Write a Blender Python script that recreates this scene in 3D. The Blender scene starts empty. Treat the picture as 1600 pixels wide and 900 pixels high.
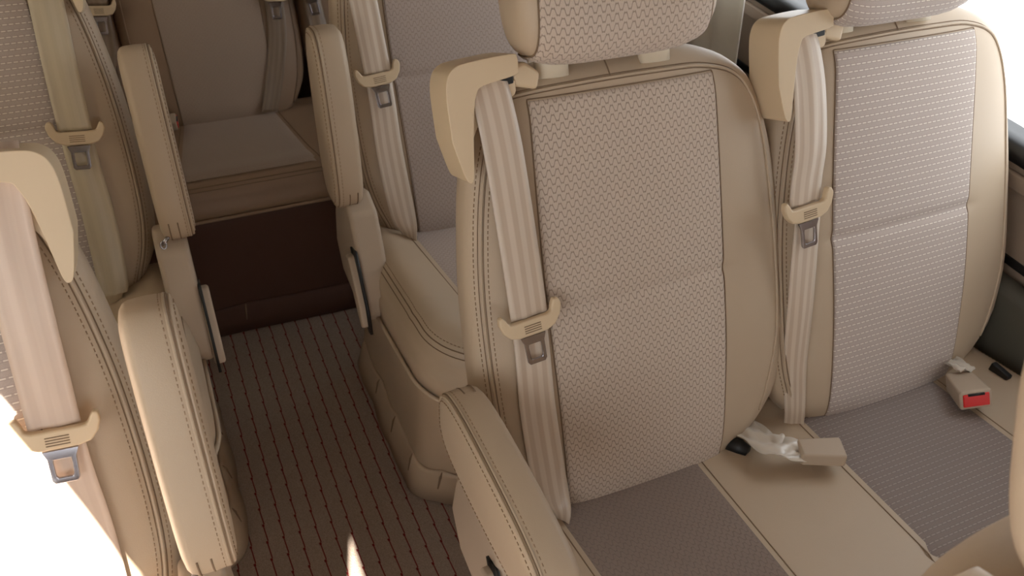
import bpy, math, random
from mathutils import Vector, Matrix
random.seed(7)
PI = math.pi
SC = bpy.context.scene
COL = SC.collection

# ------------------------------------------------------------------ camera
cam_d = bpy.data.cameras.new('camera')
cam_d.sensor_width = 36.0
cam_d.lens = 1.319 * 1000 / 1600 * 36.0
cam_d.clip_start = 0.02
cam_d.clip_end = 100
cam_d.dof.use_dof = True
cam_d.dof.focus_distance = 1.15
cam_d.dof.aperture_fstop = 9.0
cam = bpy.data.objects.new('camera', cam_d)
COL.objects.link(cam)
RT = Vector((0.91519741, -0.3996209, 0.05212332))
UP = Vector((0.22267872, 0.60923976, 0.76107891))
FW = Vector((0.33589864, 0.68493069, -0.64656172))
mw = Matrix((RT, UP, -FW)).transposed().to_4x4()
mw.translation = Vector((-0.5649, -0.6187, 1.0608))
cam.matrix_world = mw
SC.camera = cam

# ------------------------------------------------------------------ exposure, sky, sun
SC.view_settings.view_transform = 'Standard'
SC.view_settings.look = 'None'
SC.view_settings.exposure = 0.0
SC.view_settings.gamma = 1.0
SC.view_settings.use_curve_mapping = False
world = bpy.data.worlds.new('overcast_sky')
SC.world = world
world.use_nodes = True
wb = world.node_tree.nodes['Background']
wb.inputs[0].default_value = (0.93, 0.97, 1.0, 1)
wb.inputs[1].default_value = 3.85
SUN_DIR = Vector((0.30, 1.0, -0.50)).normalized()
sun_d = bpy.data.lights.new('sun', 'SUN')
sun_d.energy = 45.0
sun_d.angle = 0.0045
sun_d.color = (1.0, 0.93, 0.82)
sun = bpy.data.objects.new('sun', sun_d)
COL.objects.link(sun)
sun.rotation_euler = SUN_DIR.to_track_quat('-Z', 'Y').to_euler()
sun.location = (-3, -6, 4)

REC = 0.3948
SR, CR = math.sin(REC), math.cos(REC)
FLOOR = -0.42
ROW = 0.7191


# ------------------------------------------------------------------ materials
def lin(c):
    return tuple(((v / 255 / 12.92) if v / 255 <= .04045 else ((v / 255 + .055) / 1.055) ** 2.4) for v in c) + (1,)


class NT:
    """tiny node helper"""
    def __init__(s, m):
        m.use_nodes = True
        s.t = m.node_tree
        s.b = s.t.nodes['Principled BSDF']

    def n(s, typ, **kw):
        o = s.t.nodes.new(typ)
        for k, v in kw.items():
            setattr(o, k, v)
        return o

    def l(s, a, b):
        s.t.links.new(a, b)

    def math(s, op, a, b=None, c=None, clamp=False):
        o = s.n('ShaderNodeMath', operation=op, use_clamp=clamp)
        for i, v in enumerate((a, b, c)):
            if v is None:
                continue
            if isinstance(v, (int, float)):
                o.inputs[i].default_value = v
            else:
                s.l(v, o.inputs[i])
        return o.outputs[0]

    def mix(s, f, a, b):
        o = s.n('ShaderNodeMix', data_type='RGBA')
        if isinstance(f, (int, float)):
            o.inputs[0].default_value = f
        else:
            s.l(f, o.inputs[0])
        for i, v in ((6, a), (7, b)):
            if isinstance(v, tuple):
                o.inputs[i].default_value = v
            else:
                s.l(v, o.inputs[i])
        return o.outputs[2]

    def noise(s, vec, scale, detail=2):
        o = s.n('ShaderNodeTexNoise')
        o.inputs['Scale'].default_value = scale
        o.inputs['Detail'].default_value = detail
        s.l(vec, o.inputs['Vector'])
        return o.outputs['Fac']

    def bump(s, h, strength, dist=.001):
        o = s.n('ShaderNodeBump')
        o.inputs['Strength'].default_value = strength
        o.inputs['Distance'].default_value = dist
        s.l(h, o.inputs['Height'])
        s.l(o.outputs[0], s.b.inputs['Normal'])


def plain(name, rgb, rough=.5, metal=0, grain=0, gscale=700, spec=.5, var=0.0, sheen=0):
    m = bpy.data.materials.new(name)
    t = NT(m)
    t.b.inputs['Base Color'].default_value = lin(rgb)
    t.b.inputs['Roughness'].default_value = rough
    t.b.inputs['Metallic'].default_value = metal
    t.b.inputs['Specular IOR Level'].default_value = spec
    if sheen:
        t.b.inputs['Sheen Weight'].default_value = sheen
    tc = t.n('ShaderNodeTexCoord').outputs['Object']
    if var:
        f = t.noise(tc, 9, 3)
        d = tuple(max(0, c * (1 - var)) for c in rgb)
        t.l(t.mix(f, lin(d), lin(tuple(min(255, c * (1 + var * .6)) for c in rgb))), t.b.inputs['Base Color'])
    if grain:
        t.bump(t.noise(tc, gscale, 2), grain)
    return m


def uvxy(t):
    uv = t.n('ShaderNodeUVMap').outputs[0]
    sp = t.n('ShaderNodeSeparateXYZ')
    t.l(uv, sp.inputs[0])
    return uv, sp.outputs[0], sp.outputs[1]


def fabric_wave(name, base, line, contrast=1.0):
    m = bpy.data.materials.new(name)
    t = NT(m)
    uv, x, y = uvxy(t)
    ph = t.math('MULTIPLY', x, 2 * PI / .0118)
    row = t.math('FLOOR', t.math('MULTIPLY', y, 1 / .0230))
    s = t.math('SINE', ph)
    tr = t.math('MINIMUM', t.math('MAXIMUM', t.math('MULTIPLY', s, 1.7), -1), 1)
    tt = t.math('ADD', t.math('MULTIPLY', y, 1 / .0115), t.math('MULTIPLY', tr, .33))
    fr = t.math('ABSOLUTE', t.math('SUBTRACT', t.math('FRACT', tt), .5))
    thr = t.math('ADD', t.math('MULTIPLY', t.math('ABSOLUTE', t.math('COSINE', ph)), .13), .05)
    d = t.math('DIVIDE', fr, thr)
    ln = t.math('SUBTRACT', 1.25, d, clamp=True)
    # short cross tick between rows
    fine = t.noise(uv, 900, 1)
    basec = t.mix(fine, lin(tuple(c * .90 for c in base)), lin(tuple(min(255, c * 1.05) for c in base)))
    t.l(t.mix(t.math('MULTIPLY', ln, contrast), basec, lin(line)), t.b.inputs['Base Color'])
    t.b.inputs['Roughness'].default_value = .8
    t.b.inputs['Sheen Weight'].default_value = .15
    t.bump(t.math('SUBTRACT', t.math('MULTIPLY', fine, .4), ln), .5, .0008)
    return m


def fabric_dash(name, base, lit_dash, contrast=1.0):
    m = bpy.data.materials.new(name)
    t = NT(m)
    uv, x, y = uvxy(t)
    yr = t.math('MULTIPLY', y, 1 / .0098)
    row = t.math('FLOOR', yr)
    fy = t.math('ABSOLUTE', t.math('SUBTRACT', t.math('FRACT', yr), .5))
    xs = t.math('ADD', t.math('MULTIPLY', x, 1 / .0092), t.math('MULTIPLY', row, .5))
    fx = t.math('ABSOLUTE', t.math('SUBTRACT', t.math('FRACT', xs), .5))
    a = t.math('LESS_THAN', fy, .085)
    b = t.math('LESS_THAN', fx, .34)
    f = t.math('MULTIPLY', t.math('MULTIPLY', a, b), contrast)
    c = t.math('MULTIPLY', t.math('LESS_THAN', t.math('ABSOLUTE', t.math('SUBTRACT', fy, .14)), .05), .35 * contrast)
    fine = t.noise(uv, 900, 1)
    basec = t.mix(fine, lin(tuple(v * .90 for v in base)), lin(tuple(min(255, v * 1.05) for v in base)))
    basec = t.mix(c, basec, lin(tuple(v * .72 for v in base)))
    t.l(t.mix(f, basec, lin(lit_dash)), t.b.inputs['Base Color'])
    t.b.inputs['Roughness'].default_value = .8
    t.b.inputs['Sheen Weight'].default_value = .15
    t.bump(t.math('ADD', t.math('MULTIPLY', fine, .4), f), .4, .0006)
    return m


def belt_mat(name, a, b):
    m = bpy.data.materials.new(name)
    t = NT(m)
    uv, x, y = uvxy(t)
    f = t.math('FRACT', t.math('ADD', t.math('MULTIPLY', x, 3.5), .25))
    f = t.math('MULTIPLY', t.math('SUBTRACT', .5, t.math('ABSOLUTE', t.math('SUBTRACT', f, .5))), 8)
    f = t.math('SUBTRACT', f, 1.5, clamp=True)
    w = t.math('ABSOLUTE', t.math('SUBTRACT', t.math('FRACT', t.math('MULTIPLY', y, 450)), .5))
    t.l(t.mix(f, lin(a), lin(b)), t.b.inputs['Base Color'])
    t.b.inputs['Roughness'].default_value = .38
    t.b.inputs['Specular IOR Level'].default_value = .6
    t.b.inputs['Sheen Weight'].default_value = .2
    t.bump(w, .12, .0004)
    return m


def carpet_mat():
    m = bpy.data.materials.new('striped_carpet')
    t = NT(m)
    tc = t.n('ShaderNodeTexCoord').outputs['Object']
    sp = t.n('ShaderNodeSeparateXYZ')
    t.l(tc, sp.inputs[0])
    x, y = sp.outputs[0], sp.outputs[1]
    yy = t.math('FRACT', t.math('MULTIPLY', y, 1 / .041))
    saw = t.math('MULTIPLY', t.math('SUBTRACT', yy, .5), .0022)
    xx = t.math('ADD', t.math('ADD', x, saw), .558)
    f = t.math('ABSOLUTE', t.math('SUBTRACT', t.math('FRACT', t.math('ADD', t.math('MULTIPLY', xx, 1 / .0318), .5)), .5))
    knot = t.math('MULTIPLY', t.math('GREATER_THAN', yy, .86), .035)
    ln = t.math('MULTIPLY', t.math('SUBTRACT', t.math('ADD', .048, knot), f), 40, clamp=True)
    n1 = t.noise(tc, 420, 3)
    n2 = t.noise(tc, 14, 3)
    base = t.mix(n1, lin((124, 108, 98)), lin((196, 178, 163)))
    base = t.mix(t.math('MULTIPLY', n2, .35), base, lin((148, 131, 120)))
    t.l(t.mix(ln, base, lin((118, 38, 38))), t.b.inputs['Base Color'])
    t.b.inputs['Roughness'].default_value = .95
    t.b.inputs['Specular IOR Level'].default_value = .15
    t.bump(t.math('SUBTRACT', n1, t.math('MULTIPLY', ln, .8)), .6, .002)
    return m


M = {}
M['leather'] = plain('tan_leatherette', (186, 166, 142), .50, grain=.18, gscale=900, var=.03)
M['leather_dark'] = plain('brown_leatherette', (165, 140, 115), .55, grain=.18, gscale=900)
M['groove'] = plain('seam_shadow_thread', (128, 106, 84), .8)
M['thread'] = plain('stitch_thread', (150, 124, 98), .7)
M['plastic'] = plain('beige_plastic', (212, 190, 158), .42, grain=.05, gscale=1500)
M['plastic_grey'] = plain('greige_plastic', (178, 160, 140), .5, grain=.05, gscale=1500)
M['post'] = plain('cream_post_plastic', (216, 203, 180), .35)
M['black'] = plain('black_plastic', (18, 17, 17), .5)
M['chrome'] = plain('brushed_chrome', (182, 180, 186), .2, 1)
M['red'] = plain('red_button_plastic', (214, 30, 24), .35)
M['satin'] = plain('satin_webbing', (208, 198, 184), .28, sheen=.5, spec=.7)
M['wave'] = fabric_wave('wave_weave_fabric', (203, 186, 170), (112, 90, 76), .62)
M['wave_faint'] = fabric_wave('faint_wave_fabric', (176, 160, 150), (130, 112, 100), .5)  # same weave as wave, its weaker look in this light put into the colour
M['dash'] = fabric_dash('dash_weave_fabric', (186, 171, 162), (236, 228, 216), .8)  # same weave again, the light caught on its threads painted as pale dashes
M['dash_cushion'] = fabric_dash('dash_weave_cushion_fabric', (136, 122, 116), (176, 164, 154), .6)  # darker copy for cushions, their shade put into the colour
M['wave_cushion'] = fabric_wave('wave_cushion_fabric', (138, 121, 110), (108, 92, 82), .5)  # darker copy of the wave fabric, cushion shade painted in
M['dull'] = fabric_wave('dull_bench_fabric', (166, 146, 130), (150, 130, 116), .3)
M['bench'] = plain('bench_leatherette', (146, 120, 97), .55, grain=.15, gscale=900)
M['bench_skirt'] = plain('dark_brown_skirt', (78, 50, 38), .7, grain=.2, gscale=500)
M['belt'] = belt_mat('seat_belt_webbing', (192, 172, 152), (208, 192, 174))
M['belt_plain'] = belt_mat('plain_belt_webbing', (190, 176, 150), (194, 180, 154))
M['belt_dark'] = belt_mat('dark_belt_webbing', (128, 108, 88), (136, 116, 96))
M['belt_pink'] = belt_mat('pinkish_belt_webbing', (203, 180, 162), (208, 186, 168))
M['carpet'] = carpet_mat()
M['wall'] = plain('brown_wall_trim', (150, 132, 116), .6, grain=.2, gscale=400)
M['duct'] = plain('grey_duct_plastic', (84, 82, 74), .6)
M['ceiling'] = plain('taupe_headliner', (150, 138, 124), .9, grain=.2, gscale=300)
M['rubber'] = plain('black_window_rubber', (20, 20, 22), .45)
M['curtain'] = plain('pale_curtain_cloth', (236, 233, 226), .9, grain=.3, gscale=700)
_c = M['curtain'].node_tree
_tl = _c.nodes.new('ShaderNodeBsdfTranslucent')
_tl.inputs[0].default_value = lin((245, 240, 230))
_mx = _c.nodes.new('ShaderNodeMixShader')
_mx.inputs[0].default_value = .35
_ou = [n for n in _c.nodes if n.type == 'OUTPUT_MATERIAL'][0]
_c.links.new(_c.nodes['Principled BSDF'].outputs[0], _mx.inputs[1])
_c.links.new(_tl.outputs[0], _mx.inputs[2])
_c.links.new(_mx.outputs[0], _ou.inputs[0])
mg = bpy.data.materials.new('window_glass')
mg.use_nodes = True
nt = mg.node_tree
nt.nodes.clear()
o_ = nt.nodes.new('ShaderNodeOutputMaterial')
mx = nt.nodes.new('ShaderNodeMixShader')
tr_ = nt.nodes.new('ShaderNodeBsdfTransparent')
gl_ = nt.nodes.new('ShaderNodeBsdfGlossy')
gl_.inputs['Roughness'].default_value = .02
mx.inputs[0].default_value = .04
nt.links.new(tr_.outputs[0], mx.inputs[1])
nt.links.new(gl_.outputs[0], mx.inputs[2])
nt.links.new(mx.outputs[0], o_.inputs[0])
M['glass'] = mg


# ------------------------------------------------------------------ mesh helpers
class MB:
    def __init__(s):
        s.v, s.f, s.uv = [], [], {}

    def add(s, verts, faces, uvs=None):
        k = len(s.v)
        s.v += [tuple(p) for p in verts]
        s.f += [tuple(i + k for i in f) for f in faces]
        if uvs:
            for i, u in enumerate(uvs):
                s.uv[k + i] = u
        return s

    def grid(s, rows, closed=False, uvs=None):
        """rows: list of equal-length point lists"""
        n = len(rows[0])
        v = [p for r in rows for p in r]
        f = []
        for i in range(len(rows) - 1):
            for j in range(n if closed else n - 1):
                k = (j + 1) % n
                f.append((i * n + j, i * n + k, (i + 1) * n + k, (i + 1) * n + j))
        return s.add(v, f, [u for r in uvs for u in r] if uvs else None)

    def loft(s, rings, cap0=True, cap1=True):
        n = len(rings[0])
        k = len(s.v)
        s.grid(rings, True)
        if cap0:
            s.f.append(tuple(k + i for i in range(n))[::-1])
        if cap1:
            s.f.append(tuple(k + (len(rings) - 1) * n + i for i in range(n)))
        return s

    def tube(s, pts, r, seg=6, closed=False):
        pts = [Vector(p) for p in pts]
        n = len(pts)
        rings = []
        ref = None
        for i, p in enumerate(pts):
            a = pts[(i - 1) % n] if (closed or i > 0) else p
            b = pts[(i + 1) % n] if (closed or i < n - 1) else p
            t = (b - a)
            if t.length < 1e-9:
                t = Vector((0, 0, 1))
            t.normalize()
            if ref is None:
                ref = t.orthogonal().normalized()
            ref = (ref - t * ref.dot(t))
            if ref.length < 1e-6:
                ref = t.orthogonal()
            ref.normalize()
            w = t.cross(ref)
            rr = r[i] if isinstance(r, (list, tuple)) else r
            rings.append([p + (ref * math.cos(2 * PI * j / seg) + w * math.sin(2 * PI * j / seg)) * rr for j in range(seg)])
        if closed:
            rings.append(rings[0])
            return s.grid(rings, True)
        return s.loft(rings)

    def prism(s, poly, axis_fn, a, b):
        """poly: 2D points; axis_fn(u,v,w)->xyz"""
        n = len(poly)
        v = [axis_fn(u, w, a) for u, w in poly] + [axis_fn(u, w, b) for u, w in poly]
        f = [tuple(range(n))[::-1], tuple(range(n, 2 * n))]
        f += [(i, (i + 1) % n, n + (i + 1) % n, n + i) for i in range(n)]
        return s.add(v, f)

    def box(s, lo, hi):
        x0, y0, z0 = lo
        x1, y1, z1 = hi
        v = [(x0, y0, z0), (x1, y0, z0), (x1, y1, z0), (x0, y1, z0), (x0, y0, z1), (x1, y0, z1), (x1, y1, z1), (x0, y1, z1)]
        return s.add(v, [(3, 2, 1, 0), (4, 5, 6, 7), (0, 1, 5, 4), (1, 2, 6, 5), (2, 3, 7, 6), (3, 0, 4, 7)])

    def build(s, name, mat, parent=None, off=(0, 0, 0), smooth=True, bevel=0, label=None, bseg=3, solid=0, autosm=None, fixn=True):
        me = bpy.data.meshes.new(name)
        o = Vector(off)
        me.from_pydata([tuple(Vector(p) - o) for p in s.v], [], s.f)
        me.materials.append(M[mat])
        if s.uv:
            ul = me.uv_layers.new(name='UVMap')
            for lp in me.loops:
                ul.data[lp.index].uv = s.uv.get(lp.vertex_index, (0, 0))
        if fixn:
            import bmesh
            bm = bmesh.new()
            bm.from_mesh(me)
            bmesh.ops.recalc_face_normals(bm, faces=bm.faces)
            bm.to_mesh(me)
            bm.free()
        if smooth:
            for p in me.polygons:
                p.use_smooth = True
        ob = bpy.data.objects.new(name, me)
        COL.objects.link(ob)
        if parent is not None:
            ob.parent = parent
        if solid:
            md = ob.modifiers.new('solid', 'SOLIDIFY')
            md.thickness = solid
            md.offset = 0
        if bevel:
            md = ob.modifiers.new('bevel', 'BEVEL')
            md.width = bevel
            md.segments = bseg
            md.limit_method = 'ANGLE'
            md.angle_limit = math.radians(35)
            md.harden_normals = False
        if autosm or bevel:
            ws = ob.modifiers.new('wn', 'WEIGHTED_NORMAL')
            ws.keep_sharp = False
        if label:
            ob['label'] = label
        return ob


def thing(name, loc, label, cat, group=None):
    e = bpy.data.objects.new(name, None)
    e.empty_display_size = .1
    COL.objects.link(e)
    e.location = loc
    e['label'] = label
    e['category'] = cat
    if group:
        e['group'] = group
    return e


def struct(o):
    o['kind'] = 'structure'
    return o


def interp(tab, t):
    """monotone-ish smooth interpolation through (t, v) pairs"""
    if t <= tab[0][0]:
        return tab[0][1]
    if t >= tab[-1][0]:
        return tab[-1][1]
    n = len(tab)
    for i in range(n - 1):
        if tab[i][0] <= t <= tab[i + 1][0]:
            break
    def slope(k):
        if k <= 0 or k >= n - 1:
            kk = 0 if k <= 0 else n - 2
            return (tab[kk + 1][1] - tab[kk][1]) / (tab[kk + 1][0] - tab[kk][0])
        a = (tab[k][1] - tab[k - 1][1]) / (tab[k][0] - tab[k - 1][0])
        b = (tab[k + 1][1] - tab[k][1]) / (tab[k + 1][0] - tab[k][0])
        return 0 if a * b <= 0 else 2 * a * b / (a + b)
    x0, y0 = tab[i]
    x1, y1 = tab[i + 1]
    h = x1 - x0
    u = (t - x0) / h
    return ((2 * u ** 3 - 3 * u * u + 1) * y0 + (u ** 3 - 2 * u * u + u) * h * slope(i)
            + (-2 * u ** 3 + 3 * u * u) * y1 + (u ** 3 - u * u) * h * slope(i + 1))


def smoothpath(pts, per=8):
    """Catmull-Rom through tuples of any dimension"""
    out = []
    n = len(pts)
    for i in range(n - 1):
        p0 = pts[max(i - 1, 0)]
        p1, p2 = pts[i], pts[i + 1]
        p3 = pts[min(i + 2, n - 1)]
        for k in range(per):
            t = k / per
            out.append(tuple(.5 * (2 * b + (c - a) * t + (2 * a - 5 * b + 4 * c - d) * t * t + (3 * b - a - 3 * c + d) * t ** 3)
                             for a, b, c, d in zip(p0, p1, p2, p3)))
    out.append(tuple(pts[-1]))
    return out


def dashes(mb, pts, on=.0042, gap=.0032, r=.0007):
    """row of separate stitches along a polyline"""
    pts = [Vector(p) for p in pts]
    acc, i, pos = 0, 0, pts[0]
    L = [0]
    for a, b in zip(pts, pts[1:]):
        L.append(L[-1] + (b - a).length)

    def at(d):
        for k in range(len(L) - 1):
            if L[k + 1] >= d:
                u = (d - L[k]) / max(L[k + 1] - L[k], 1e-9)
                return pts[k].lerp(pts[k + 1], u)
        return pts[-1]
    d = 0
    while d + on < L[-1]:
        mb.tube([at(d), at(d + on)], r, 4)
        d += on + gap
    return mb


# ------------------------------------------------------------------ seat geometry
WT = [(-.045, .10), (-.03, .135), (0, .178), (.04, .212), (.10, .240), (.20, .250), (.34, .247), (.45, .236), (.53, .222),
      (.585, .203), (.62, .172), (.642, .130), (.653, .07)]
HF = [(-.045, .10), (-.03, .45), (0, .78), (.05, .97), (.10, 1), (.575, 1), (.617, .86), (.643, .55), (.653, .28)]
NC, DF, DB, PE = -.055, .055, .06, 3.0


def W_(s): return interp(WT, s)


def each(name, tubes, mat, par, off):
    for t in tubes:
        t.build(name, mat, par, off)


class Seat:
    """backrest frame of reference: x across, s up the back, n out of its front; m mirrors it"""
    def __init__(q, cx, yb, zb, m=1, sx=1.0):
        q.cx, q.yb, q.zb, q.m, q.sx, q.gx = cx, yb, zb, m, sx, -.003

    def B(q, x, s, n):
        if x > .14 and q.m > 0:
            x = .14 + (x - .14) * 1.30
        return (q.cx + q.m * q.sx * x, q.yb + s * SR - n * CR, q.zb + s * CR + n * SR)

    def L(q, x, y, z):
        return (q.cx + q.m * q.sx * x, q.yb + y, q.zb + z)

    def F(q, x, s):
        w = W_(s)
        k = max(0, 1 - min(1, abs(x) / w) ** PE)
        h = DF * interp(HF, s) * k ** (1 / PE)
        h -= .005 * math.exp(-((s - .322) / .010) ** 2) * (1 if abs(x) < .138 else max(0, 1 - (abs(x) - .138) / .02))
        h += .006 * math.exp(-((s - .20) / .12) ** 2)
        return NC + h

    def P(q, x, s, off=.0):
        return q.B(x, s, q.F(x, s) + off)


def backrest(q, par, off, mat, fab, detail=2):
    ss = [-.045, -.038, -.03, -.02, -.01, 0, .015, .03, .05, .075] + [.1 + i * .025 for i in range(9)] + \
         [.305, .312, .317, .322, .327, .332, .34] + [.36 + i * .02 for i in range(9)] + [.53, .54, .55, .56, .57, .58, .59, .6, .608, .615, .622, .629, .635, .640, .645, .649, .653]
    N = 72
    rings = []
    for s in ss:
        w, hf = W_(s), interp(HF, s)
        r = []
        for i in range(N):
            a = 2 * PI * i / N
            c, sn = math.cos(a), math.sin(a)
            x = w * math.copysign(abs(c) ** (2 / PE), c)
            if sn >= 0:
                n = q.F(x, s)
            else:
                n = NC - DB * hf * abs(sn) ** (2 / PE)
            if abs(sn) < 1e-6:
                n = NC
            r.append(q.B(x, s, n))
        rings.append(r)
    body = MB().loft(rings).build('backrest', mat, par, off)
    # fabric insert
    xs = [-.138, -.137, -.134] + [-.13 + i * .02 for i in range(14)] + [.134, .137, .138]
    s0 = [-.028, -.026, -.02, -.01] + [i * .012 for i in range(26)] + [.308, .312, .316, .319, .322, .325, .328, .332, .336] + [.344 + i * .0116 for i in range(23)] + [.604, .606]
    rows, uvs = [], []
    for s in s0:
        ws = 1 + .03 * math.sin((s - .1) * 6) if s > 0 else 1
        lift = .0022
        if s > .605 or s < -.027:
            lift = -.004
        rows.append([q.P(x * ws, s, lift if abs(x) < .1375 else -.004) for x in xs])
        uvs.append([(x, s) for x in xs])
    MB().grid(rows, uvs=uvs).build('fabric_panel', fab, body, off)
    # seams round the insert
    wf = lambda s: 1 + .03 * math.sin((s - .1) * 6) if s > 0 else 1
    loop = [q.P(-.139 * wf(s), s, .0004) for s in s0[2:-1]] + [q.P(x * wf(.607), .607, .0004) for x in xs] + [q.P(.139 * wf(s), s, .0004) for s in reversed(s0[2:-1])]
    MB().tube(loop, .0010, 5).build('insert_seam', 'groove', body, off)
    if detail >= 1:
        top = [(-.200, .600), (-.15, .614), (-.05, .619), (.05, .619), (.12, .616), (.165, .602), (.190, .572), (.207, .52), (.216, .45), (.224, .32), (.222, .18), (.20, .06)]
        near = [(-.185 * 1.0, .585), (-.205, .52), (-.219, .44), (-.228, .34), (-.229, .2), (-.218, .1), (-.19, .02)]
        np_, tp_ = smoothpath(near, 8), smoothpath(top, 6)
        each('piping', [MB().tube([q.P(x, s, .0007) for x, s in p], .0022, 6) for p in (tp_, np_)], mat, body, off)
        gs = []
        for dd in (-.0034, .0034):
            gs.append(MB().tube([q.P(x + dd, s, -.0002) for x, s in np_], .0008, 5))
            gs.append(MB().tube([q.P(x, s + dd, -.0002) for x, s in tp_], .0008, 5))
        gs.append(MB().tube([q.P(-.02, .620 + .004 * i, .0003) for i in range(7)], .0010, 5))
        each('seam_groove', gs, 'groove', body, off)
    if detail >= 2:
        each('stitching', [dashes(MB(), [q.P(x + dd, s, .0004) for x, s in np_]) for dd in (-.0085, .0085)], 'thread', body, off)
    return body


def headrest(q, par, off, mat, fab, xh=-.024, sc=.760):
    hx, hs, hn = .139, .112, .058
    nc = .012
    def pt(x, a, grow=0):
        k = max(0, 1 - min(1, abs(x) / hx) ** 4.2) ** (1 / 4.2)
        c, sn = math.cos(a), math.sin(a)
        ks = .55 + .45 * k if k > 0 else .0
        k2 = k
        s = (hs * (.25 + .75 * k) if k > 0 else 0) * math.copysign(abs(c) ** .62, c)
        n = hn * k2 * math.copysign(abs(sn) ** .62, sn)
        g = 1 + grow / .06
        bend = .012 * (1 - (x / hx) ** 2)
        return q.B(xh + x * q.m * 1 if False else xh + x, sc + s * g, nc + n * g - bend * .6)
    xs = [-hx * math.cos(PI * i / 28) for i in range(1, 28)]
    rings = [[pt(x, 2 * PI * j / 48) for j in range(48)] for x in xs]
    ob = MB().loft(rings).build('headrest', mat, par, off)
    xf = [-.119, -.118, -.115] + [-.11 + i * .022 for i in range(11)] + [.115, .118, .119]
    rows, uvs = [], []
    acc = 0
    for j in range(34):
        a = -.35 * PI * 0 + (1.12 * PI) * j / 33 - .02
        # from top (a=0) over the front to underneath (a=pi)
        g = .002 if 0 < j < 33 else -.004
        rows.append([pt(x, a, g if abs(x) < .1185 else -.004) for x in xf])
        if j:
            acc += (Vector(rows[-1][8]) - Vector(rows[-2][8])).length
        uvs.append([(x, acc) for x in xf])
    MB().grid(rows, uvs=uvs).build('fabric_panel', fab, ob, off)
    each('seam_groove', [MB().tube([pt(x, 1.1 * PI * j / 33, .0008) for j in range(34)], .0012, 5) for x in (-.1195, .1195)], 'groove', ob, off)
    for dx in (-.075, .075):
        mb = MB()
        rings = []
        for s, r in ((.630, .022), (.655, .0225), (.661, .021), (.663, .017), (.664, .009), (.71, .009)):
            rings.append([q.B(xh + dx + r * math.cos(2 * PI * i / 24), s, -.016 + r * .8 * math.sin(2 * PI * i / 24)) for i in range(24)])
        mb.loft(rings).build('headrest_post', 'post', ob, off, label='cream collar and post under the headrest')
    return ob


def belt_guide(q, par, off, mat='plastic'):
    gx, gs = (.020, -.022) if q.m < 0 else (q.gx, 0)
    f = lambda u, v, w: q.B(u + gx, v + gs, w)
    outer = [(-.252, .575), (-.2525, .625), (-.249, .648), (-.240, .660), (-.222, .665), (-.166, .668), (-.158, .662), (-.158, .650)]
    inner = [(-.162, .643), (-.205, .636), (-.214, .628), (-.2195, .610), (-.2235, .585), (-.227, .555), (-.2305, .528), (-.236, .524), (-.242, .534)]
    ol = smoothpath(outer, 4)[:-1] + smoothpath([outer[-1]] + inner + [outer[0]], 4)[:-1]
    ob = MB().prism(ol, f, -.040, .024).build('belt_guide', mat, par, off, bevel=.0055, bseg=4)
    lip = smoothpath([(-.240, .630), (-.238, .580), (-.229, .552), (-.224, .566), (-.212, .588), (-.198, .602), (-.178, .613), (-.160, .619), (-.158, .636)], 4)
    MB().prism(lip, f, -.05, .0095).build('guide_lip', mat, ob, off, bevel=.003)
    MB().prism([(-.221, .627), (-.219, .640), (-.160, .648), (-.160, .632)], f, -.052, .0105).build('belt_slot', 'black', ob, off, bevel=.002, label='dark slot the belt feeds through')
    MB().prism([(-.160, .652), (-.142, .656), (-.122, .640), (-.128, .620), (-.160, .628)], f, -.03, .008).build('guide_bracket', mat, ob, off, bevel=.005)
    return ob


def ribbon(q, path, w, fn=None):
    """path of (x, s, n, width factor, twist) in the back's frame"""
    pts = smoothpath(path, 8)
    rows, uvs = [], []
    L = 0
    prev = None
    for x, s, n, k, tw in pts:
        c = Vector((x, s, n))
        if prev is not None:
            L += (c - prev).length
        prev = c
        row, uvr = [], []
        for i in range(9):
            u = i / 8 - .5
            row.append(q.B(x + u * w * k * math.cos(tw), s + u * w * k * .06, n + u * w * k * math.sin(tw) + .0012 * math.sin(u * 9 + L * 8)))
            uvr.append((i / 8, L))
        rows.append(row)
        uvs.append(uvr)
    return MB().grid(rows, uvs=uvs)


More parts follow.
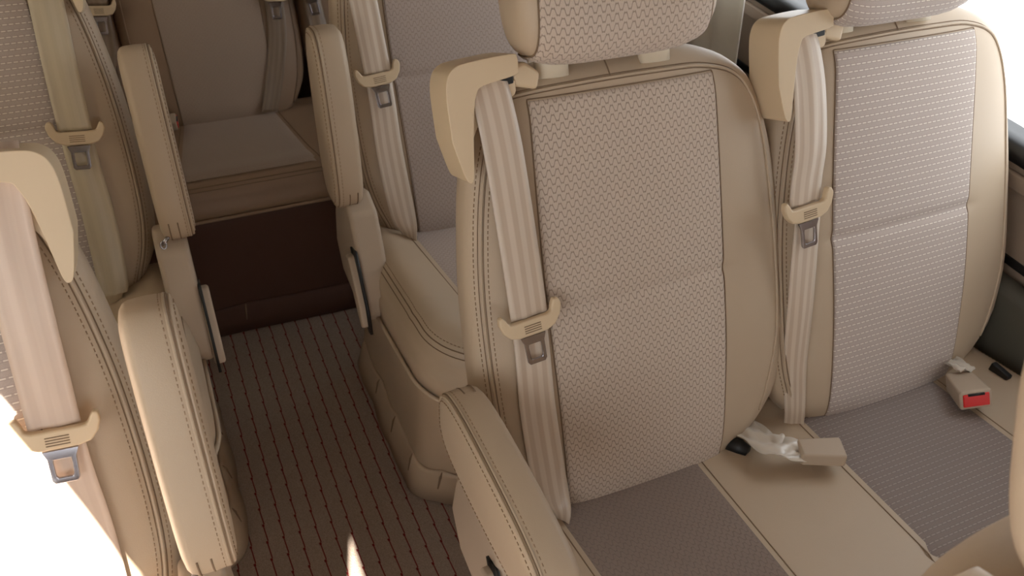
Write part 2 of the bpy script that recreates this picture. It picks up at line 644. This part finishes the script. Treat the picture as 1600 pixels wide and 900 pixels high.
def tongue(q, par, off, x, s, n, mat='plastic', ang=.08, latch='chrome'):
    ca, sa = math.cos(ang), math.sin(ang)
    def f(u, v, w):
        return q.B(x + u * ca - v * sa, s + u * sa + v * ca, n + w)
    bar = [(-.044, .016), (-.045, .006), (-.041, -.006), (-.033, -.016), (-.020, -.0195), (.020, -.0195), (.033, -.014), (.042, -.002),
           (.046, .012), (.043, .0205), (.036, .022), (.032, .014), (.030, .006), (.024, .003), (-.024, .003), (-.031, .004), (-.035, .012), (-.039, .018)]
    ob = MB().prism(bar, f, -.004, .007).build('belt_tongue', mat, par, off, bevel=.003, label='plastic belt tongue with a metal latch plate')
    mb = MB()
    for k in range(4):
        y = -.0035 - k * .0032
        mb.prism([(-.012, y), (.012, y), (.012, y - .0011), (-.012, y - .0011)], f, .006, .0076)
    mb.build('grip_lines', 'groove', ob, off, smooth=False)
    # latch plate with its window
    K = 1.12
    o = [(-.0165, -.019), (.0165, -.019), (.013, -.028), (.0125, -.052), (.010, -.0555), (-.010, -.0555), (-.0125, -.052), (-.013, -.028)]
    i = [(-.0078, -.0295), (.0078, -.0295), (.0082, -.033), (.0078, -.047), (.0062, -.0495), (-.0062, -.0495), (-.0078, -.047), (-.0082, -.033)]
    o, i = [(a * K, b * K) for a, b in o], [(a * K, b * K) for a, b in i]
    n8 = len(o)
    v = [f(a, b, -.001) for a, b in o] + [f(a, b, -.001) for a, b in i] + [f(a, b, .003) for a, b in o] + [f(a, b, .003) for a, b in i]
    fc = []
    idx_in = [0, 1, 2, 3, 4, 5, 6, 7]
    for k in range(n8):
        k2 = (k + 1) % n8
        fc += [(k, k2, n8 + k2, n8 + k), (2 * n8 + k, 3 * n8 + k, 3 * n8 + k2, 2 * n8 + k2),
               (k, 2 * n8 + k, 2 * n8 + k2, k2), (n8 + k, n8 + k2, 3 * n8 + k2, 3 * n8 + k)]
    MB().add(v, fc).build('latch_plate', latch, ob, off, bevel=.0009, bseg=2)
    return ob


def seat_belt(q, par, off, st, mat='belt', webw=.052, path=None, low=None):
    p = path or [(-.196, .650, -.012, .95, 0), (-.197, .642, .006, .95, 0), (-.195, .62, .014, .97, 0), (-.189, .56, .016, 1, 0), (-.184, .48, .016, 1, 0),
                 (-.180, .40, .015, 1, 0), (-.177, st, .014, 1, 0)]
    dx = .018 if q.m < 0 and q.sx == 1 else 0
    p = [(a[0] + dx,) + tuple(a[1:]) for a in p]
    ob = ribbon(q, p, webw).build('seat_belt', mat, par, off, solid=.0014, fixn=True)
    lo = low or [(-.176, st - .005, .008, .98, 0), (-.175, st - .06, .007, .98, .05), (-.176, st - .14, .007, 1, .1), (-.173, st - .22, .008, 1, .1),
                 (-.168, st - .29, .008, .92, .35), (-.162, .015, .010, .7, .9), (-.158, -.015, .0, .6, 1.3)]
    lo = [(a[0] + dx,) + tuple(a[1:4]) + (a[4] * (.3 if q.m < 0 else 1),) for a in lo]
    ribbon(q, lo, webw).build('belt_lower_run', mat, ob, off, solid=.0014)
    tongue(q, ob, off, p[-1][0] if path else -.178 + dx, st - .004, .017)
    return ob


def armrest(q, par, off, mat, theta, px=-.282, py=.03, pz=.19, u0=-.078, u1=.255, zip_=False, detail=2, hv=.066, hx=.030):
    th = math.radians(theta)
    e = (-math.cos(th), math.sin(th))
    g = (math.sin(th), math.cos(th))
    uc, hu = (u0 + u1) / 2, (u1 - u0) / 2
    def T(x, u, v):
        return q.L(px + x, py + u * e[0] + v * g[0], pz + u * e[1] + v * g[1])
    N = 64
    def out(k, ins):
        a = 2 * PI * k / N
        c, s = math.cos(a), math.sin(a)
        U = math.copysign(abs(c) ** .72, c)
        V = math.copysign(abs(s) ** .55, s)
        taper = 1 - .16 * (U * .5 + .5)           # slimmer towards the front end
        sag = -.010 * (1 - (U * .5 + .5))
        return (uc + U * (hu - ins), V * (hv * taper - ins) + sag * 0)
    rings = []
    for x, ins in ((-hx, .048), (-hx, .035), (-hx + .001, .018), (-hx + .0035, .008), (-hx + .008, .002), (-hx + .013, .0), (0, -.001), (hx - .013, 0), (hx - .008, .002),
                   (hx - .0035, .008), (hx - .001, .018), (hx, .035), (hx, .048)):
        rings.append([T(x, *out(k, ins)) for k in range(N)])
    ob = MB().loft(rings).build('armrest', mat, par, off)
    each('piping', [MB().tube([T(x, *out(k, ins + .0006)) for k in range(N)], .0021, 6, True) for x, ins in ((-hx + .0065, .0030), (-hx + .0118, .0006))], mat, ob, off)
    MB().tube([T(-hx + .0092, *out(k, .0012)) for k in range(N)], .0013, 5, True).build('seam_groove', 'groove', ob, off)
    each('pleat', [MB().tube([T(xx, *out(k, -.0006)) for k in range(N // 2 - 8, N // 2 + 9)], .0012, 5) for xx in (-.001, .014)], 'groove', ob, off)
    if detail >= 2:
        each('stitching', [dashes(MB(), [T(-hx + .0165, *out(k, .0)) for k in range(N)] + [T(-hx + .0165, *out(0, .0))]),
                           dashes(MB(), [T(-hx + .0028, *out(k, .0085)) for k in range(N)] + [T(-hx + .0028, *out(0, .0085))])], 'thread', ob, off)
    if zip_:
        u, v = out(int(N * .56), -.003)
        p0 = T(.022, u + .004, v)
        mb = MB()
        mb.tube([T(.018, u + .01, v - .002), T(.026, u + .002, v - .004), T(.032, u - .004, v - .002)], [.0035, .0042, .0028], 8)
        mb.tube([T(.030 + .005 * math.cos(2 * PI * i / 12), u - .004 + .007 * math.sin(2 * PI * i / 12), v - .006) for i in range(12)], .0012, 5, True)
        mb.build('zip_pull', 'chrome', ob, off, label='small chrome zip pull')
    return ob


def recline_cover(q, par, off, mat='plastic_grey', lever=True, x0=-.292, x1=-.236):
    f = lambda u, v, w: q.L(w, u, v)
    poly = [(.085, .05), (.055, .115), (.010, .135), (-.045, .120), (-.075, .07), (-.098, .025), (-.128, -.02), (-.135, -.06), (-.115, -.09), (-.04, -.10), (.06, -.09), (.10, -.03)]
    ob = MB().prism(poly, f, x0, x1).build('recline_cover', mat, par, off, bevel=.010, bseg=4, label='beige plastic cover over the seat hinge')
    if lever:
        lv = [(-.052, .040), (-.074, .048), (-.098, .022), (-.138, -.036), (-.148, -.074), (-.138, -.080), (-.118, -.062), (-.08, -.015)]
        MB().prism([(a * 1.04, b * 1.0) for a, b in [(-.045, .050), (-.078, .062), (-.102, .030), (-.146, -.036), (-.158, -.080), (-.142, -.088), (-.115, -.07), (-.08, -.02)]],
                   f, x0 - .004, x0 + .001).build('lever_recess', 'black', ob, off)
        MB().prism(lv, f, x0 - .016, x0 + .004).build('recline_lever', mat, ob, off, bevel=.005)
    return ob


def cushion(par, off, x0, x1, yb, zb, panels, mat, skirt_mat, fabs, yf=-.46, rc=.13, ybk=.12, skirt_in=.10, floor=FLOOR, ridge=-.283, stitch=True, flare=.0, pleats=True, edge=.024, fab_end=-.405, pipe_dz=.10):
    """seat cushion with horseshoe front; local y negative to the front; returns the cushion"""
    def zt(y):
        yy = -y
        z = .188 * yy
        if yy > .30:
            z -= .9 * (yy - .30) ** 2
        return z
    xc, hw = (x0 + x1) / 2, (x1 - x0) / 2
    def ring(ins, n=140):
        """rounded rectangle footprint, front corners radius rc"""
        r = max(rc - ins, .012)
        X, YF, YB = hw - ins, yf + ins, ybk - ins
        pts = []
        rb = max(.03 - ins, .008)
        def seg(ax, ay, bx, by, k):
            return [(ax + (bx - ax) * i / k, ay + (by - ay) * i / k) for i in range(k)]
        def arc(cx, cy, rr, a0, a1, k):
            return [(cx + rr * math.cos(a0 + (a1 - a0) * i / k), cy + rr * math.sin(a0 + (a1 - a0) * i / k)) for i in range(k)]
        pts += seg(-X, YB - rb, -X, YF + r, 24)
        pts += arc(-X + r, YF + r, r, PI, 1.5 * PI, 16)
        pts += seg(-X + r, YF, X - r, YF, 24)
        pts += arc(X - r, YF + r, r, 1.5 * PI, 2 * PI, 16)
        pts += seg(X, YF + r, X, YB - rb, 24)
        pts += arc(X - rb, YB - rb, rb, 0, PI / 2, 6)
        pts += seg(X - rb, YB, -X + rb, YB, 24)
        pts += arc(-X + rb, YB - rb, rb, PI / 2, PI, 6)
        return pts
    def Z(x, y):
        dx = hw - abs(x - xc)
        dy = y - yf
        # distance to the rounded outline
        if dx < rc and dy < rc:
            d = rc - math.hypot(rc - dx, rc - dy)
        else:
            d = min(dx, dy)
        d = max(0, min(d, (ybk - y) if y > ybk - .05 else 9))
        R = .045
        drop = R - math.sqrt(max(0, R * R - max(0, R - d) ** 2)) if d < R else 0
        bol = edge * math.exp(-((d - .045) / .05) ** 2) if d > 0 else 0
        rd = -.004 * math.exp(-((y - ridge) / .008) ** 2)
        return zb + zt(y) + bol - drop + rd
    rings = []
    for ins in (.0, .001, .003, .007, .012, .02, .03, .045, .06, .08, .10, .125, .15, .18, .205, .225):
        if ins >= hw or ins > (ybk - yf) / 2 - .02:
            break
        rings.append([(xc + x, yb + y, Z(xc + x, y)) for x, y in ring(ins)])
    side = []
    for dz, ins in ((-.025, -.004), (-.04, -.006), (.020 - pipe_dz, -.003), (.010 - pipe_dz, .014), (-.02 - pipe_dz, .02), (-.07 - pipe_dz, .03)):
        side.append([(xc + x, yb + y, Z(xc + x, y) * .0 + zb + zt(y) - .045 + .02 + dz) for x, y in ring(ins)])
    ob = MB().loft(list(reversed(side)) + rings).build('seat_cushion', mat, par, off)
    for (a0, a1, b0, b1), fab in zip(panels, fabs):
        rows, uvs = [], []
        yy = [.09, .065, .045] + [.04 - i * .02 for i in range(14)] + [-.244, -.256, -.264, -.270, -.275, -.279, -.283, -.287, -.291, -.297, -.305, -.318, -.335, -.35, -.37, -.39, -.405]
        for y in [v for v in yy if v >= fab_end]:
            t = (0 - y) / .283
            l, r = a0 + (b0 - a0) * t, a1 + (b1 - a1) * t
            row, ur = [], []
            for i in range(17):
                x = l + (r - l) * i / 16
                row.append((x, yb + y, Z(x, y) + (.0025 if 0 < i < 16 else -.003)))
                ur.append((x, y))
            rows.append(row)
            uvs.append(ur)
        MB().grid(rows, uvs=uvs).build('cushion_fabric', fab, ob, off)
        each('insert_seam', [MB().tube([(r[k][0], r[k][1], r[k][2] + .0032) for r in rows], .0011, 5) for k in (0, 16)], 'groove', ob, off)
    # horseshoe stitching on the rim and piping at the foot of the cushion
    rim = [(xc + x, yb + y, Z(xc + x, y) + .0006) for x, y in ring(.016)]
    rim = rim[:104]
    each('seam_groove', [MB().tube(rim, .0011, 5), MB().tube([(xc + x, yb + y, Z(xc + x, y) + .0004) for x, y in ring(.010)][:104], .0009, 5)], 'groove', ob, off)
    if stitch:
        dashes(MB(), [(xc + x, yb + y, Z(xc + x, y) + .0006) for x, y in ring(.022)][:104]).build('stitching', 'thread', ob, off)
    def zl(y):
        return zb + zt(y) - pipe_dz
    pipe = [(xc + x, yb + y, zl(y)) for x, y in ring(-.008)]
    # skirt
    cols = ring(-.004)
    n = len(cols)
    fl = floor + .004
    def sk(j, ins, wav):
        out = []
        rr = ring(max(-.004 + ins, -.06))
        for k, (x, y) in enumerate(rr):
            front = max(0, min(1, (ybk - .1 - y) / (ybk - .1 - yf)))
            f_in = skirt_in * front ** 2
            out.append((xc + x * (1 + flare * ins * 0), yb + y + f_in * (j), k))
        return out
    rings = []
    H = 12
    for h in range(H + 1):
        t = h / H
        r = []
        base = ring(.004 - .0 * t)
        for k, (x, y) in enumerate(base):
            ztop = zl(y)
            z = ztop + (fl - ztop) * t
            front = max(0, min(1, (.02 - y) / (.02 - yf)))
            fy = y + skirt_in * (front ** 1.5) * (1 - (1 - t) ** 1.6)
            nx = 1 if x > 0 else -1
            sidew = .012 * math.sin(PI * t) * (-1)
            puff = .0015 * math.sin(k * .55) * t + flare * t * t
            fx = x + nx * (puff + (sidew if abs(x) > hw - rc else 0))
            r.append((xc + fx, yb + fy, z))
        rings.append(r)
    so = MB().grid(rings, True).build('seat_skirt', skirt_mat, par, off, solid=.003)
    MB().tube(pipe[:104], .0042, 7).build('piping', mat, so, off)
    # ruffle band round the foot
    band = []
    for t, outw in ((.76, .001), (.765, .006), (.80, .010), (.90, .014), (1.0, .020)):
        r = []
        for k in range(104):
            h = t * H
            i = min(int(h), H - 1)
            u = h - i
            p = Vector(rings[i][k]).lerp(Vector(rings[i + 1][k]), u)
            d = Vector((p.x - xc, 0, 0))
            nx_ = Vector(rings[0][k]) - Vector((xc, yb - .15, 0))
            nx_.z = 0
            nx_.normalize()
            arch = .010 * abs(math.sin(k * PI / 8.0)) * (1 if t < .79 else 0)
            q_ = p + nx_ * (outw * .8 + .003 * abs(math.sin(k * PI / 8.0)) * (t - .7) * 4)
            q_.z = max(p.z - arch, fl)
            r.append(tuple(q_))
        band.append(r)
    MB().grid(band).build('ruffle_band', skirt_mat, so, off, solid=.003)
    if pleats:
        for k in range(8, 104, 8):
            pts = [Vector(b[k]) for b in band]
            c = Vector((xc, yb - .15, 0))
            pp = []
            for p in pts[1:4]:
                d = (p - c)
                d.z = 0
                pp.append(p + d.normalized() * .0016)
            MB().tube(pp, [.001, .003, .0015], 5).build('pleat_gap', 'groove', so, off)
    return ob


# ------------------------------------------------------------------ the van's shell
XL, XR, YFR, YRE, ZC = -1.20, 0.80, -2.95, 2.05, 1.32


def quad_wall(name, x, wins, y0, y1, z0, z1, th, mat):
    """wall in a plane of constant x with rectangular openings (ya, yb, za, zb)"""
    mb = MB()
    cuts = sorted(wins)
    y = y0
    xa, xb = min(x, x + th), max(x, x + th)
    for a, b, c, d in cuts:
        if a > y:
            mb.box((xa, y, z0), (xb, a, z1))
        mb.box((xa, a, z0), (xb, b, c))
        mb.box((xa, a, d), (xb, b, z1))
        y = b
    if y < y1:
        mb.box((xa, y, z0), (xb, y1, z1))
    return struct(mb.build(name, mat, smooth=False))


MB().box((XL - .1, YFR - .1, FLOOR - .05), (XR + .1, YRE + .1, FLOOR)).build('floor', 'carpet', smooth=False)
struct(bpy.data.objects['floor'])
struct(MB().box((XL - .1, YFR - .1, ZC), (XR + .1, YRE + .1, ZC + .05)).build('ceiling', 'ceiling', smooth=False))
quad_wall('wall_right', XR, [(-2.6, -1.5, .328, 1.08), (-.22, 1.45, .328, 1.08)], YFR, YRE, FLOOR, ZC, .05, 'wall')
struct(MB().box((XL, YRE, FLOOR), (XR, YRE + .05, ZC)).build('wall_rear', 'wall', smooth=False))
mb = MB()
mb.box((XL, YFR - .05, FLOOR), (XR, YFR, .35))
mb.box((XL, YFR - .05, 1.12), (XR, YFR, ZC))
mb.box((XL, YFR - .05, .35), (XL + .08, YFR, 1.12))
mb.box((XR - .08, YFR - .05, .35), (XR, YFR, 1.12))
struct(mb.build('wall_front', 'wall', smooth=False))


def rect_window(name, x, a, b, c, d, nx):
    """black rubber seal round an opening in a side wall, with its pane"""
    fr = []
    r = .05
    for cy, cz, a0 in ((b - r, d - r, 0), (a + r, d - r, PI / 2), (a + r, c + r, PI), (b - r, c + r, 1.5 * PI)):
        for i in range(7):
            t = a0 + PI / 2 * i / 6
            fr.append((cy + r * math.cos(t), cz + r * math.sin(t)))
    rows = []
    for dx, ins in ((-.012, -.016), (.010, -.012), (.010, .014), (-.004, .018), (-.05, .018)):
        row = []
        for (yy, zz) in fr:
            ky = (yy - (a + b) / 2) / ((b - a) / 2)
            kz = (zz - (c + d) / 2) / ((d - c) / 2)
            row.append((x + dx * nx, yy - ins * ky, zz - ins * kz))
        rows.append(row)
    ob = struct(MB().grid(rows, True).build(name, 'rubber', solid=.004))
    p = [(x - .02 * nx, a, c), (x - .02 * nx, b, c), (x - .02 * nx, b, d), (x - .02 * nx, a, d)]
    MB().add(p, [(0, 1, 2, 3)]).build('window_pane', 'glass', ob, smooth=False, fixn=False)
    return ob


rect_window('window_1', XR, -.22, 1.45, .328, 1.08, -1)
rect_window('window_2', XR, -2.6, -1.5, .328, 1.08, -1)

# unseen left wall: window_3's arched header is shaped for the sun patch, hence polygons
W3 = [(-1.80, .345), (-.45, .345), (-.45, 1.05), (-1.0, 1.128), (-1.389, 1.128), (-1.481, 1.105), (-1.594, 1.067), (-1.737, 1.008), (-1.78, .97), (-1.80, .90)]
W4 = [(-2.75, .345), (-2.29, .345), (-2.29, .988), (-2.75, .988)]  # unseen opening, its top rear corner set to throw the carpet's sun spike
W5 = [(-.30, .345), (1.45, .345), (1.45, .99), (-.30, .99)]


def poly_wall():
    mb = MB()
    fx = lambda u, v, w: (w, u, v)
    xa, xb = XL - .05, XL
    def b(y0, z0, y1, z1):
        mb.box((xa, y0, z0), (xb, y1, z1))
    b(YFR, FLOOR, YRE, .345)
    b(YFR, .345, -2.75, ZC)
    b(-2.75, .988, -2.29, ZC)
    b(-2.29, .345, -1.80, ZC)
    top = W3[2:]
    for (y1, z1), (y0, z0) in zip(top, top[1:]):
        mb.prism([(y0, z0), (y1, z1), (y1, ZC), (y0, ZC)], fx, xa, xb)
    b(-.45, .345, -.30, ZC)
    b(-.30, .99, 1.45, ZC)
    b(1.45, .345, YRE, ZC)
    return struct(mb.build('wall_left', 'wall', smooth=False))


poly_wall()
for i, w in enumerate((W3, W4, W5)):
    x = XL - .02
    cy = sum(p[0] for p in w) / len(w)
    cz = sum(p[1] for p in w) / len(w)
    pts = [(XL - .048, y + .0, z) for y, z in w]
    ob = struct(MB().tube([(XL - .045, y, z) for y, z in w], .006, 6, True).build('window_%d' % (i + 3), 'rubber'))
    MB().add(pts, [tuple(range(len(pts)))]).build('window_pane', 'glass', ob, smooth=False, fixn=False)
ob = struct(MB().tube([(XL + .08, YFR, .35), (XR - .08, YFR, .35), (XR - .08, YFR, 1.12), (XL + .08, YFR, 1.12)], .012, 6, True).build('window_6', 'rubber'))
MB().add([(XL + .08, YFR - .03, .35), (XR - .08, YFR - .03, .35), (XR - .08, YFR - .03, 1.12), (XL + .08, YFR - .03, 1.12)], [(0, 1, 2, 3)]).build('window_pane', 'glass', ob, smooth=False, fixn=False)

# sill trim and the duct along the foot of the right wall
struct(MB().box((XR - .012, -2.9, .27), (XR + .001, 2.0, .30)).build('trim_1', 'wall', bevel=.005))
struct(MB().box((XR - .045, -2.9, FLOOR), (XR + .001, 2.0, .13)).build('trim_2', 'duct', bevel=.02, bseg=4))
struct(MB().box((XR - .006, -2.9, .14), (XR + .001, 2.0, .155)).build('trim_3', 'black', bevel=.002))


def curtain(label, x, y0, y1, z0, z1, folds, lean=0.0, amp=.014):
    rows = []
    n = folds * 8
    for k in range(15):
        t = k / 14
        z = z1 + (z0 - z1) * t
        r = []
        for i in range(n + 1):
            u = i / n
            y = y0 + (y1 - y0) * u - lean * t
            r.append((x + amp * math.sin(u * folds * 2 * PI) * (.6 + .4 * t) + .004 * math.sin(u * 17 + t * 3), y, z))
        rows.append(r)
    ob = MB().grid(rows).build('window_curtain', 'curtain', off=(x, y0, z0), solid=.003)
    ob.location = (x, y0, z0)
    ob['label'] = label
    ob['category'] = 'curtain'
    return ob


curtain('pale curtain bunched against the right wall behind the near seat headrest', .735, 1.04, 1.34, .10, 1.10, 3, lean=.16, amp=.008)
LC = curtain('long pale curtain drawn across the left rear window', XL + .018, -.40, 1.50, .30, 1.05, 16, amp=.007)  # added out of view to keep the sun off the seats behind

# ------------------------------------------------------------------ seats
def standard_seat(label, cx, row, m, arm, fabric, cush, theta=0, zip_=False, detail=2, st=.345, head=True, guide=True, hw=.262, skirt='leather', belt='belt', zb=0, guide_mat='plastic', arm_kw={}, xh=-.024):
    y = row * ROW - (.051 if row < 0 else 0)
    e = thing('bus_seat', (cx, y - .15, FLOOR), label, 'seat')
    off = e.location
    q = Seat(cx, y, zb, m)
    backrest(q, e, off, 'leather', fabric, detail)
    if head:
        headrest(q, e, off, 'leather', fabric, xh=xh)
    cushion(e, off, cx - hw, cx + hw, y, zb, [(cx - .16, cx + .125, cx - .15, cx + .115)], 'leather', skirt, [cush])
    if guide:
        belt_guide(q, e, off, guide_mat)
        seat_belt(q, e, off, st, belt)
    if arm:
        armrest(q, e, off, 'leather', theta, zip_=zip_, detail=detail, **arm_kw)
        recline_cover(q, e, off)
    return e, q


def buckle(par, off, base, tip, up, mat='plastic_grey', w=.040, l=None, t=.021, red=True, strap=None):
    """beige buckle body from base to tip, red release on the tip"""
    a, b = Vector(base), Vector(tip)
    d = (b - a)
    L = d.length
    d.normalize()
    u = Vector(up)
    u = (u - d * u.dot(d)).normalized()
    s = d.cross(u)
    f = lambda p, q_, r: a + d * p + s * q_ + u * r
    hw = w / 2
    poly = [(0, -hw * .82), (L * .5, -hw * .92), (L, -hw), (L, hw), (L * .5, hw * .92), (0, hw * .82)]
    ob = MB().prism(poly, f, -t / 2, t / 2).build('belt_buckle', mat, par, off, bevel=.0045, bseg=3, label='plastic belt buckle lying on the cushion')
    if red:
        MB().prism([(L - .012, -hw * .80), (L + .0022, -hw * .80), (L + .0022, hw * .80), (L - .012, hw * .80)], f, -t * .34, t * .34).build('release_button', 'red', ob, off, bevel=.002, label='red release button')
        MB().prism([(L - .012, -hw * .5), (L + .0030, -hw * .5), (L + .0030, hw * .5), (L - .012, hw * .5)], f, t * .26, t * .36).build('latch_slot', 'black', ob, off)
    if strap:
        rows, uvs = [], []
        pts = smoothpath(strap, 6)
        for i, p in enumerate(pts):
            x, y, z, ww, tw = p
            c = Vector((x, y, z))
            nx = Vector(pts[min(i + 1, len(pts) - 1)][:3]) - Vector(pts[max(i - 1, 0)][:3])
            nx.normalize()
            sd = nx.cross(Vector((0, math.sin(tw), math.cos(tw)))).normalized()
            up_ = sd.cross(nx)
            rows.append([c + sd * (ww * (j / 8 - .5)) + up_ * (.0032 * math.sin(j * 1.3 + i * .45) + .0016 * math.sin(j * 2.6 - i * .7)) for j in range(9)])
            uvs.append([(j / 8, i * .01) for j in range(9)])
        MB().grid(rows, uvs=uvs).build('buckle_strap', 'satin', ob, off, solid=.0016, label='creased satin webbing strap')
    return ob


# near double seat -------------------------------------------------
e = thing('double_bus_seat', (.245, -.15, FLOOR), 'tan double seat nearest the camera, its aisle armrest folded down', 'seat')
off = e.location
qm, qr = Seat(0, 0, 0), Seat(.49, 0, 0)
qr.gx = -.015
backrest(qm, e, off, 'leather', 'wave', 2)
headrest(qm, e, off, 'leather', 'wave')
belt_guide(qm, e, off)
seat_belt(qm, e, off, .331)
armrest(qm, e, off, 'leather', 3)
recline_cover(qm, e, off)
backrest(qr, e, off, 'leather', 'dash', 2)
headrest(qr, e, off, 'leather', 'dash', xh=-.052, sc=.752)
belt_guide(qr, e, off)
seat_belt(qr, e, off, .395, low=[(-.200, .39, .010, .9, 0), (-.205, .32, .008, .9, .1), (-.208, .22, .002, .8, .3), (-.207, .12, -.010, .7, .5), (-.198, .03, -.02, .6, .6), (-.195, -.02, -.03, .6, .6)],
          path=[(-.218, .650, -.012, 1, 0), (-.219, .642, .006, 1, 0), (-.215, .62, .014, 1.05, 0), (-.206, .56, .016, 1.1, 0), (-.201, .48, .014, 1.1, 0), (-.206, .43, .012, 1.08, 0), (-.210, .395, .012, 1.05, 0)])
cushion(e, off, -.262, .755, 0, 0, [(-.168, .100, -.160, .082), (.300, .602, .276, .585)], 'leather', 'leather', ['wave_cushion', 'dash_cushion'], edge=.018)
buckle(e, off, (.228, -.052, .040), (.290, -.080, .045), (0, .1, 1), red=False, w=.044, t=.024,
       strap=[(.205, .060, .000, .044, .2), (.197, .020, .020, .052, .5), (.196, -.012, .036, .054, -.2), (.203, -.034, .046, .050, .3), (.218, -.046, .045, .044, -.2), (.238, -.056, .042, .038, 0)])
buckle(e, off, (.612, -.016, .022), (.574, -.078, .050), (-.1, .5, 1), w=.052, t=.034,
       strap=[(.628, .045, .02, .036, 0), (.624, .015, .034, .038, .2), (.620, -.004, .044, .034, 0), (.614, -.020, .050, .028, 0)])
MB().tube([(.150, .05, -.01), (.172, .012, .004), (.178, -.002, .006)], [.013, .013, .009], 14).build('hinge_knob', 'black', e, off, label='black hinge knob between the two backrests')
MB().box((.690, -.05, .012), (.702, -.012, .034)).build('belt_anchor_clip', 'black', e, off, bevel=.003, label='small black belt anchor at the wall side')

# seats further back and on the left ----------------------------------
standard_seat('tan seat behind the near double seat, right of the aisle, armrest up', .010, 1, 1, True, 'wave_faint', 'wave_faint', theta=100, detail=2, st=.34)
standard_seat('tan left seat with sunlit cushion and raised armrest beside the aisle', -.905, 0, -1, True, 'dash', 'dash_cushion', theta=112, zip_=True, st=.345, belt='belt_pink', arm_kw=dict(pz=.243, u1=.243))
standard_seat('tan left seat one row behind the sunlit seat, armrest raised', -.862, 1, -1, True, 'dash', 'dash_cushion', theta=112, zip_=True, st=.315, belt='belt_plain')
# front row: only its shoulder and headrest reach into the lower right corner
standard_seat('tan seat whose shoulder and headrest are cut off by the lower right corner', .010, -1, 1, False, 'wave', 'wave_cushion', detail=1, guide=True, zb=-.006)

# rear bench ---------------------------------------------------------
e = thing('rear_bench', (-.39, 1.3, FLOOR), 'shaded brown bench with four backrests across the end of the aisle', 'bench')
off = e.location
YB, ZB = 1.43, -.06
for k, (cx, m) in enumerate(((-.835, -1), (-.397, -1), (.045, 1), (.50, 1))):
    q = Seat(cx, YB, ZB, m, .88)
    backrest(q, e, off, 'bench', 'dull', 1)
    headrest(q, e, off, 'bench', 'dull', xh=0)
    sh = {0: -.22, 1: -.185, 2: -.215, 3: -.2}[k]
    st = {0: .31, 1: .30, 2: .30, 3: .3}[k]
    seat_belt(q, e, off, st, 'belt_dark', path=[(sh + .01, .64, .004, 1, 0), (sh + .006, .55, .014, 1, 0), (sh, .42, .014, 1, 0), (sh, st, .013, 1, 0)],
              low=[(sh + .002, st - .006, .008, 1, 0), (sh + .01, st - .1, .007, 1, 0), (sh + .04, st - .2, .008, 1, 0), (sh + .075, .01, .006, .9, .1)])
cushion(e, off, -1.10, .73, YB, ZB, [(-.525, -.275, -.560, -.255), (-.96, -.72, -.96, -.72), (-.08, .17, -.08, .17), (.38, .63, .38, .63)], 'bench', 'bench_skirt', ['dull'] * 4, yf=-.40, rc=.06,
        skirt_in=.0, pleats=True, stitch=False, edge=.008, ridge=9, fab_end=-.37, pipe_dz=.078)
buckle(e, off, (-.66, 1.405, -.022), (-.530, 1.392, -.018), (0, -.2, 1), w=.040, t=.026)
